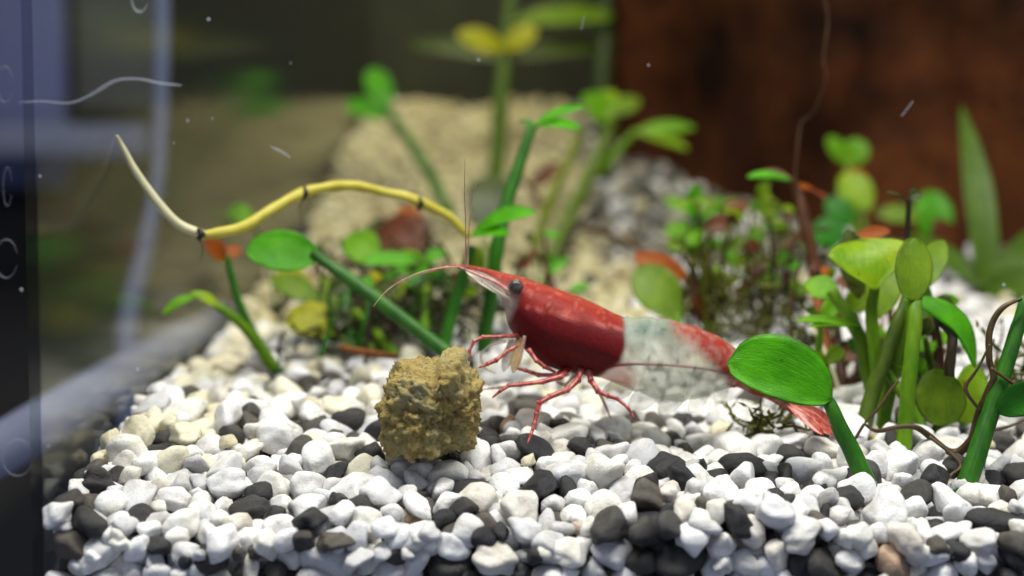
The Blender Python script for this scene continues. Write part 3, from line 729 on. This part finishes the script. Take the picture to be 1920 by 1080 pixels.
for pts, lab in (([(1838, 770, 85.6), (1815, 740, 85.6), (1812, 722, 85.6), (1834, 690, 85.4), (1856, 645, 85.4)], 'hair thin dark rootlet beside the yellow leaf left of the curling root'),
                 ([(1742, 818, 86), (1800, 868, 85), (1784, 890, 84.6), (1768, 902, 84.4)], 'brown root tip poking into white gravel beside the thick stem'),
                 ([(1858, 690, 85.2), (1900, 720, 85), (1915, 735, 85)], 'short brown rootlet crossing the thick green stem'),
                 ([(1620, 795, 88.5), (1600, 830, 88.5), (1596, 852, 88.5)], 'thin brown root dropping into gravel by the spoon leaf stem'),
                 ([(1622, 792, 88), (1650, 762, 87.8), (1672, 730, 87.8), (1684, 715, 87.8)], 'thin dark root crossing the V shaped green stems'),
                 ([(1860, 806, 90), (1890, 800, 90), (1925, 786, 90)], 'thin brown rootlet over white gravel right of the thick stem'),
                 ([(1895, 868, 90), (1900, 845, 90), (1925, 830, 90)], 'brown rootlet bending down into the gravel at the far right edge')):
    tag(tube('rootlet', [P(*q) for q in pts], [.10, .12, .10, .06], M['root'], None, 6, 8, .3), lab, 'root', 'rootlets among the right hand plants')
plant('brown_stalk_plant', 'dark brown bare stalk with hair root rising to the top of the picture', 'plant', (1545, 640, 112), [
    ('stem', [(1560, 760, 108), (1548, 640, 110), (1534, 540, 111), (1512, 430, 112), (1496, 360, 113), (1484, 334, 113)], [26, 24, 26, 24, 20, 10], 'sbrown', .25),
    ('root', [(1490, 338, 112), (1494, 290, 112), (1502, 232, 112), (1526, 208, 111), (1548, 150, 110), (1544, 110, 110), (1552, 42, 110), (1545, -10, 110)], [5, 4.5, 5, 3.5, 3.5, 3, 3.5, 3], 'hair', .5),
    ('leaf', (1486, 338, 113), (1400, 332, 112), 28, 'green', dict(hint=(0, -.4, 1), cup=.3)),
    ('leaf', (1484, 340, 113), (1418, 326, 114), 34, 'brown', dict(hint=(0, -.5, 1), cup=.35)),
    ('leaf', (1492, 350, 114), (1548, 372, 118), 34, 'orange', dict(hint=(0, -.5, 1)))], GR)
plant('orange_stalk_plant', 'rusty orange rotting stalks behind the lime stems', 'plant', (1548, 780, 101), [
    ('stem', [(1560, 815, 100), (1552, 700, 102), (1536, 580, 104), (1528, 520, 105)], [22, 22, 20, 14], 'sorange', .3),
    ('stem', [(1572, 815, 101), (1578, 720, 102), (1570, 620, 104)], [20, 22, 16], 'sbrown', .3),
    ('stem', [(1590, 800, 99), (1560, 690, 101), (1512, 590, 104)], [7, 8, 5], 'scream', .3),
    ('leaf', (1592, 800, 101), (1612, 700, 103), 64, 'brown', dict(cup=.3))] + tangle(4, 1560, 560, 110, 110, 101, 112, 16, ['sbrown', 'solive', 'sorange', 'sgreen'], ['brown', 'olive', 'darkolive', 'orange', 'deep'], 30), GR)
plant('fallen_stick', 'dark brown stick leaning diagonally against the moss', 'stick', (1395, 548, 122), [
    ('stem', [(1386, 556, 121), (1420, 515, 121), (1466, 470, 122), (1512, 432, 124)], [22, 24, 22, 18], 'sbrown', .3)])
# behind right, blurred
plant('round_leaf_plant', 'blurred round green leaf pair with brown leaf left of the tall blades', 'plant', (1745, 500, 150), [
    ('leaf', (1752, 452, 150), (1746, 356, 152), 74, 'green', dict(q=.5)), ('leaf', (1752, 410, 146), (1800, 500, 146), 58, 'brown', dict(q=.55)),
    ('stem', [(1742, 520, 148), (1748, 460, 150), (1750, 430, 150)], [16, 14, 12], 'solive')], GR)
plant('lime_bud_plant', 'blurred pair of lime buds against the brown driftwood', 'plant', (1600, 470, 158), [
    ('leaf', (1590, 308, 158), (1618, 262, 158), 52, 'limeclean', dict(q=.5)), ('leaf', (1586, 306, 158), (1552, 256, 158), 36, 'limeclean', dict(q=.5)),
    ('stem', [(1604, 470, 154), (1598, 380, 156), (1588, 300, 158)], [14, 13, 10], 'slime')], GR)
plant('bicolor_leaf_plant', 'blurred green leaf with orange top below the lime buds', 'plant', (1612, 480, 146), [
    ('leaf', (1620, 400, 146), (1586, 322, 148), 70, 'lime', dict(q=.5)), ('leaf', (1624, 352, 147.5), (1582, 322, 149.5), 44, 'orange', dict()),
    ('leaf', (1600, 420, 145), (1548, 372, 146), 54, 'deep', dict()), ('leaf', (1560, 470, 140), (1545, 405, 141), 66, 'deep', dict()),
    ('stem', [(1625, 500, 142), (1622, 440, 144), (1616, 390, 146)], [16, 15, 12], 'solive'),
    ('leaf', (1640, 400, 148), (1730, 408, 148), 40, 'olive', dict())], GR)
plant('blade_plant', 'tall blurred grass blade standing before the driftwood at right', 'plant', (1850, 510, 140), [
    ('blade', (1856, 560, 138), (1802, 196, 148), 60, 'blade', dict(p=.75, q=.75, cup=.1)), ('blade', (1846, 560, 138), (1836, 330, 146), 48, 'blade', dict(p=.75, q=.75)),
    ('blade', (1850, 540, 138), (1700, 436, 146), 46, 'blade', dict(p=.8, q=.75)), ('blade', (1860, 540, 138), (1950, 420, 142), 46, 'blade', dict(p=.8, q=.75)),
    ('blade', (1850, 545, 138), (1960, 500, 136), 50, 'blade', dict(p=.8, q=.75)), ('blade', (1850, 545, 138), (1960, 545, 134), 44, 'blade', dict(p=.8))], GR)
# middle
plant('tall_stem_plant', 'straight green stem topped by two small leaves behind the shrimp head', 'plant', (915, 620, 108), [
    ('stem', [(905, 660, 108), (920, 560, 108), (932, 470, 108), (945, 400, 109), (970, 320, 110), (998, 236, 111)], [27, 27, 28, 27, 24, 17], 'sgreen'),
    ('leaf', (1000, 238, 111), (1094, 200, 110), 34, 'green', dict(p=1.1, hint=(0, -.5, .9), cup=.2)), ('leaf', (1000, 236, 111), (1090, 242, 108), 34, 'green', dict(p=1.1, hint=(0, -.5, .9), cup=.2)),
    ('leaf', (1004, 236, 111), (974, 226, 112), 18, 'deep', dict(hint=(0, -.5, .9)))], GR)
plant('two_leaf_plant', 'dark stem with two glossy green lobes right of the feelers', 'plant', (836, 650, 106), [
    ('stem', [(826, 668, 105), (846, 595, 105.5), (868, 520, 106), (884, 460, 106)], [25, 25, 23, 15], 'sgreen'),
    ('leaf', (886, 440, 106), (1005, 398, 104), 44, 'green', dict(p=1.15, hint=(0, -.6, .8), cup=.25, bend=.1)),
    ('leaf', (878, 442, 106), (955, 440, 103), 36, 'green', dict(p=1.1, hint=(0, -.6, .8), cup=.25)),
    ('leaf', (890, 520, 107), (896, 460, 107), 26, 'olive', dict(roll=.6))], GR)
plant('oval_leaf_plant', 'glossy oval green leaf on a long slanting stem left of the shrimp', 'plant', (832, 655, 100), [
    ('stem', [(852, 672, 99), (790, 625, 99.5), (700, 556, 100), (640, 512, 100.5), (585, 475, 101)], [30, 28, 27, 25, 15], 'sgreen'),
    ('leaf', (596, 482, 101), (462, 466, 101), 84, 'green', dict(p=.95, q=.5, cup=.14, hint=(0, -.85, .5)))], GR)
plant('yellow_runner', 'long wavy yellow runner stem with dark nodes crossing towards the side glass', 'plant', (872, 440, 104), [
    ('stem', [(880, 445, 104.5), (840, 406, 103.5), (790, 380, 102.5), (730, 362, 101.5), (650, 348, 100), (575, 360, 98.5), (515, 390, 97), (450, 428, 95.5), (382, 441, 94.5)], [15, 18, 21, 18, 18, 22, 19, 21, 18], 'syellow', .3),
    ('stem', [(384, 441, 94.5), (335, 420, 94), (295, 378, 93.5), (255, 322, 93), (232, 280, 92.5), (219, 254, 92)], [18, 17.5, 16, 14, 11, 4], 'scream', .08),
    ('node', [(372, 430, 94.1), (379, 439, 93.9), (372, 449, 94)], [9, 13, 8], 'sdark', .3), ('node', [(571, 350, 98.2), (574, 362, 98), (568, 374, 98.2)], [6, 9, 8], 'sdark', .3),
    ('root', [(374, 446, 94), (380, 470, 94), (372, 496, 94)], [3, 2.4, 1], 'hair', .4), ('root', [(570, 370, 98), (562, 392, 98), (568, 420, 98)], [3, 2.2, 1], 'hair', .4), ('node', [(786, 370, 102.2), (790, 382, 102), (784, 392, 102.2)], [6, 10, 8], 'sdark', .3)], GR)
plant('rusty_leaf_plant', 'thin dark stem with rusty leaf hanging under the yellow runner', 'plant', (520, 690, 110), [
    ('stem', [(524, 700, 109), (478, 630, 110), (446, 560, 110), (424, 478, 110)], [20, 18, 16, 12], 'sgreen'),
    ('leaf', (424, 486, 110), (382, 452, 108), 36, 'orange', dict(cup=.2)), ('leaf', (424, 486, 110), (448, 462, 111), 30, 'orange', dict(cup=.2))], GR)
plant('arching_leaf_plant', 'narrow lime leaf arching down beside the side glass', 'plant', (500, 672, 106), [
    ('stem', [(512, 690, 107), (470, 628, 106), (436, 594, 105), (400, 570, 104.5)], [22, 20, 18, 14], 'slime'),
    ('leaf', (412, 578, 104.6), (356, 548, 104), 28, 'lime', dict(hint=(0, -.5, 1), bend=.1)), ('leaf', (372, 554, 104), (304, 590, 103), 26, 'limeclean', dict(hint=(0, -.6, 1), bend=.12))], GR)
plant('small_round_sprout', 'small blurred green leaf peeking above the runner near the side glass', 'plant', (470, 520, 135), [
    ('leaf', (474, 412, 134), (428, 392, 134), 38, 'limeclean', dict(q=.5)), ('stem', [(520, 580, 132), (500, 480, 134), (470, 408, 134)], [8, 8, 8], 'solive')], GR)
plant('lime_cluster', 'cluster of lime leaves behind the oval leaf stem', 'plant', (760, 650, 118), [
    ('leaf', (706, 490, 120), (652, 440, 122), 68, 'limeclean', dict(q=.5)), ('leaf', (790, 490, 118), (676, 492, 116), 40, 'green', dict(hint=(0, -.6, .8))),
    ('leaf', (800, 490, 118), (730, 480, 121), 34, 'limeclean', dict(hint=(0, -.6, .8))), ('leaf', (796, 492, 118), (836, 470, 120), 34, 'green', dict(hint=(0, -.6, .8))),
    ('stem', [(797, 650, 113), (795, 580, 116), (794, 520, 118), (796, 488, 118)], [18, 18, 16, 14], 'slime'),
    ('stem', [(742, 668, 112), (690, 610, 115), (640, 570, 117), (596, 550, 118)], [24, 22, 20, 12], 'slime'),
    ('stem', [(660, 655, 112), (650, 590, 114), (648, 520, 116)], [22, 20, 16], 'sgreen'),
    ('stem', [(700, 660, 112), (660, 620, 114), (610, 590, 116)], [22, 20, 14], 'solive'),
    ('leaf', (712, 540, 113), (696, 508, 113), 26, 'yellow', dict())] + tangle(1, 730, 550, 140, 60, 106, 128, 30, ['sgreen', 'sgreen', 'solive', 'sbrown', 'sdark'], ['deep', 'green', 'darkolive', 'olive', 'brown', 'brown', 'lime'], 36), GR)
plant('yellowing_leaf_plant', 'yellowing olive leaves low over the gravel left of the food pellet', 'plant', (620, 650, 112), [
    ('leaf', (640, 610, 113), (534, 600, 112), 78, 'yellow', dict(q=.55, hint=(0, -.8, .6))), ('leaf', (600, 560, 115), (506, 520, 116), 48, 'olive', dict()),
    ('leaf', (585, 545, 116), (520, 500, 117), 40, 'yellow', dict()), ('leaf', (660, 600, 116), (600, 520, 118), 44, 'olive', dict()),
    ('stem', [(655, 655, 112), (630, 610, 113), (600, 560, 115)], [14, 14, 10], 'solive')], GR)
plant('brown_disc_leaf', 'dark brown rotting disc leaf under the yellow runner', 'plant', (770, 530, 132), [
    ('leaf', (700, 440, 132), (812, 452, 130), 92, 'brown', dict(q=.5)), ('leaf', (760, 470, 134), (690, 420, 136), 60, 'darkolive', dict(q=.5)),
    ('leaf', (790, 420, 133), (745, 395, 134), 40, 'orange', dict(q=.5)), ('stem', [(770, 560, 128), (772, 500, 130), (770, 460, 132)], [14, 14, 12], 'sbrown')], GR)
tag(tube('fallen_twig', [P(640, 652, 104), P(690, 662, 103), P(745, 668, 101)], [.26, .3, .2], M['sorange'], None, 8, 8, .2), 'thin orange twig lying on gravel behind the food pellet', 'twig')
plant('rear_green_plant', 'blurred green leaf pair on slanting stem before the pale gravel slope', 'plant', (850, 420, 175), [
    ('stem', [(850, 420, 172), (815, 345, 176), (780, 285, 180), (728, 205, 185)], [20, 22, 22, 15], 'sgreen'),
    ('leaf', (734, 216, 185), (648, 196, 186), 46, 'green', dict(q=.5)), ('leaf', (728, 200, 185), (694, 128, 188), 50, 'green', dict(q=.5))], GR)
plant('rear_tall_plant', 'tall blurred olive stem with yellow leaves reaching the top edge', 'plant', (922, 400, 185), [
    ('stem', [(918, 420, 178), (932, 300, 184), (942, 150, 190), (962, -40, 195)], [34, 33, 29, 24], 'solive'),
    ('leaf', (946, 92, 190), (856, 64, 188), 50, 'yellow', dict(q=.5)), ('leaf', (948, 92, 190), (1006, 54, 190), 46, 'yellow', dict(q=.5)),
    ('leaf', (962, 40, 195), (1150, 30, 200), 46, 'olive', dict(q=.5)), ('leaf', (945, 110, 196), (760, 84, 205), 40, 'darkolive', dict(q=.5)), ('leaf', (960, 110, 196), (1140, 90, 205), 40, 'darkolive', dict(q=.5))], GR)
plant('dark_leaf_plant', 'broad dark olive leaf hanging behind the feelers', 'plant', (910, 460, 135), [
    ('leaf', (915, 430, 135), (912, 330, 138), 82, 'darkolive', dict(q=.5)), ('leaf', (930, 330, 160), (950, 390, 155), 50, 'darkolive', dict()), ('stem', [(908, 520, 128), (912, 450, 134)], [14, 12], 'solive')] + tangle(11, 985, 480, 80, 50, 116, 138, 8, ['sbrown', 'solive', 'sgreen'], ['brown', 'darkolive', 'green', 'brown'], 30), GR)
plant('red_curl_leaf', 'curled red brown leaf on a twig before the pale slope', 'plant', (1010, 400, 165), [
    ('leaf', (1000, 350, 165), (1058, 308, 166), 34, 'brown', dict(cup=.4)), ('branch', [(1020, 420, 160), (1000, 360, 165), (960, 330, 168)], [10, 12, 8], 'sbrown', .3)], GR)
plant('mossy_rear_plant', 'leaning mossy plant with blurred lime leaves left of the driftwood', 'plant', (1050, 440, 160), [
    ('stem', [(1030, 500, 145), (1070, 400, 155), (1120, 300, 165), (1150, 220, 172)], [26, 30, 28, 16], 'solive', .5),
    ('stem', [(1000, 480, 148), (1030, 380, 158), (1090, 250, 168)], [20, 24, 16], 'moss', .5),
    ('leaf', (1150, 225, 172), (1090, 182, 170), 56, 'limeclean', dict(q=.5)), ('leaf', (1140, 215, 172), (1200, 185, 174), 40, 'olive', dict()), ('leaf', (1120, 230, 171), (1150, 170, 173), 54, 'lime', dict()),
    ('leaf', (1186, 250, 170), (1304, 240, 168), 38, 'limeclean', dict(hint=(0, -.6, .8))), ('leaf', (1190, 246, 170), (1290, 280, 166), 30, 'lime', dict(hint=(0, -.6, .8))),
    ('stem', [(1120, 330, 165), (1160, 280, 168), (1192, 246, 170)], [16, 14, 10], 'slime'), ('stem', [(1135, 330, 190), (1130, 150, 200), (1140, -40, 205)], [30, 34, 28], 'mossdark', .4)], GR)
plant('dark_twig', 'dark forked twig lying on the pale gravel behind the shrimp', 'twig', (1060, 465, 142), [
    ('branch', [(1058, 470, 140), (1082, 425, 142), (1104, 402, 143), (1128, 408, 143)], [12, 13, 11, 7], 'sdark', .3),
    ('branch', [(1086, 424, 142), (1130, 436, 141), (1170, 452, 139), (1210, 474, 136)], [10, 11, 11, 9], 'sbrown', .3), ('branch', [(1176, 434, 141), (1190, 455, 139), (1200, 470, 137)], [6, 7, 6], 'sbrown', .3)])
plant('olive_orange_plant', 'olive spoon leaf overlapping an orange leaf behind the shrimp back', 'plant', (1270, 610, 112), [
    ('stem', [(1276, 640, 109), (1270, 600, 111), (1262, 560, 112)], [16, 15, 14], 'slime'),
    ('leaf', (1274, 600, 111), (1196, 500, 113), 88, 'olive', dict(p=1.25, q=.55, hint=(.1, -1, .25))), ('leaf', (1288, 520, 115), (1188, 478, 115), 44, 'orange', dict(p=1.0, q=.5, hint=(.1, -1, .3), roll=.1)),
    ('leaf', (1330, 620, 116), (1282, 512, 117), 46, 'brown', dict(roll=.5))] + tangle(7, 1385, 460, 105, 90, 114, 134, 44, ['sbrown', 'solive', 'moss', 'sdark'], ['brown', 'olive', 'lime', 'limeclean', 'olive', 'lime', 'green'], 34), GR)
plant('small_green_sprout', 'small green sprout curling behind the tall stem', 'plant', (1030, 510, 135), [
    ('leaf', (1020, 520, 132), (1066, 484, 133), 18, 'green', dict()), ('leaf', (1066, 545, 126), (1105, 535, 126), 18, 'green', dict()), ('stem', [(1012, 560, 128), (1018, 530, 131), (1022, 516, 132)], [10, 10, 8], 'sgreen')], GR)
plant('pale_sprout', 'bright green sprout leaves before grey gravel under the driftwood', 'plant', (1280, 440, 140), [
    ('leaf', (1300, 400, 145), (1246, 372, 147), 26, 'limeclean', dict()), ('leaf', (1320, 410, 145), (1352, 372, 147), 30, 'green', dict()), ('stem', [(1276, 460, 138), (1284, 420, 142), (1300, 396, 145)], [6, 6, 5], 'solive'),
    ('leaf', (1340, 420, 142), (1400, 390, 144), 34, 'brown', dict())], GR)
def moss(label, centers, count, seed, mat='moss'):
    r = random.Random(seed); V, Fc = [], []
    for _ in range(count):
        cx, cy, cd, sx, sy, sd = r.choice(centers); p = P(cx + r.gauss(0, sx), cy + r.gauss(0, sy), cd + r.gauss(0, sd))
        p.z = max(p.z, float(S(p.y)) - .5)
        d = Vector((r.gauss(0, 1), r.gauss(0, .8), r.gauss(.35, .9))).normalized(); L = r.uniform(1.6, 4.2); pts = [p]
        for k in range(3):
            d = (d + Vector((r.gauss(0, .35), r.gauss(0, .35), r.gauss(0, .35)))).normalized(); pts.append(pts[-1] + d * L / 3)
        v, f, _u = tube_data(pts, [.09, .12, .10, .03], 4, 2); n0 = len(V); V += v; Fc += [tuple(i + n0 for i in q) for q in f]
        for k in range(5):                                # tiny moss leaves along the strand
            q = pts[1 + k % 3]; e = Vector((r.gauss(0, 1), r.gauss(0, 1), r.gauss(0, 1))).normalized(); e2 = e.cross(d).normalized() * .16; n0 = len(V)
            V += [tuple(q), tuple(q + e * .35 + e2), tuple(q + e * .85), tuple(q + e * .35 - e2)]; Fc.append((n0, n0 + 1, n0 + 2, n0 + 3))
    c = np.mean(np.array(V), axis=0); o = mesh_obj('moss', V, Fc, M[mat], org=Vector((c[0], c[1], float(S(c[1])))))
    return tag(o, label, 'moss', kind='stuff')
moss('tangle of green brown moss between the olive leaf and the brown stalk', [(1390, 530, 119, 55, 34, 4), (1335, 560, 117, 32, 30, 4), (1430, 590, 115, 45, 26, 4), (1450, 470, 122, 36, 34, 4), (1350, 610, 114, 45, 14, 3), (1490, 650, 109, 30, 30, 3)], 120, 2)
moss('dark moss under the green stems left of the shrimp head', [(720, 610, 118, 60, 28, 4), (640, 610, 118, 50, 28, 4), (870, 590, 120, 60, 34, 4), (700, 520, 128, 60, 34, 4), (800, 560, 124, 60, 40, 4)], 380, 3, 'mossdark')
moss('dark brown mulm tangle under the moss behind the shrimp back', [(1320, 580, 117, 26, 34, 3), (1400, 600, 116, 40, 24, 3), (1470, 560, 116, 30, 50, 3), (1545, 640, 106, 24, 60, 2)], 45, 9, 'mossdark')
moss('small moss tuft on gravel under the shrimp tail', [(1425, 806, 92, 30, 5, 1.0)], 20, 4)
moss('fine moss strands on the gravel at far right edge', [(1900, 700, 96, 20, 25, 2)], 26, 6)

# ------------------------------------------------------------------ marks on the front glass and added shapes imitating its reflections
def mark(name, pts, w, mat='mark'):
    q = [P(x, y, 1.0) for x, y in pts]; out = []
    for v in q:
        r = v - CAM; k = (74.75 - CAM.y) / r.y; out.append(CAM + r * k)
    tube(name, out, [mm(a, 77) / 2 for a in w], M[mat], front_pane, 6, 8, .4)
mark('scratch', [(35, 192), (80, 190), (130, 193), (170, 178), (215, 152), (260, 148), (300, 156), (340, 160)], [2, 3, 3, 6, 6, 4, 5, 3])
def ring(x, y, a, b, w):
    pts = [(x + a * math.cos(t), y + b * math.sin(t)) for t in np.linspace(.4, 6.0, 14)]; mark('ring_mark', pts, [w * .4, w, w * .7, w, w * .3])
ring(33, 858, 28, 34, 3.5); ring(12, 485, 21, 36, 3); ring(10, 158, 14, 34, 2.5); ring(262, -2, 15, 24, 5); ring(14, 350, 8, 36, 2)
for (x, y, w) in ((40, 543, 12), (391, 36, 9), (75, 330, 7), (258, 692, 9), (90, 836, 6), (352, 226, 7), (398, 222, 5), (326, 268, 4), (545, 118, 4), (1216, 122, 6), (897, 112, 8), (1882, 534, 9), (745, 178, 5)):
    w *= .6
    mark('speck', [(x - w * .2, y - w * .4), (x, y), (x + w * .25, y + w * .5)], [w * .5, w, w * .6], 'speck')
mark('scratch', [(507, 275), (525, 283), (545, 296)], [2, 5, 2]); mark('scratch', [(1095, 30), (1090, 55)], [2, 3]); mark('scratch', [(1712, 190), (1690, 218)], [2, 2])
tag(tube('reflection_streak', [P(304, -60, 172), P(303, 150, 172), P(296, 330, 172), P(270, 470, 172), P(238, 620, 172), (-46, 168, -24)], [1.0, .9, .8, 1.0, 1.2, 1.0], M['paleblue'], None, 8, 8), 'pale cable added beyond the side glass to imitate a front glass streak', 'glare')  # added tube imitating a vertical streak reflected in the front glass
tag(tube('slanted_reflection', [P(-60, 872, 105), P(0, 842, 112), P(120, 768, 130), P(260, 680, 155), P(400, 600, 190), P(430, 585, 240)], [2.0, 2.1, 2.2, 1.9, 1.5, 1.0], M['paleblue'], None, 12, 8), 'pale bluish shelf streak running back, added to imitate front glass reflections', 'reflection')  # added tube imitating the slanting streak reflected in the front glass
tag(box('reflection_band', (-160, 300, -1), (-78, 312, 6), M['paleblue'], bev=2), 'blurred white ledge added to imitate a reflected band on the front glass', 'sheen')  # added bar imitating a pale band reflected in the front glass
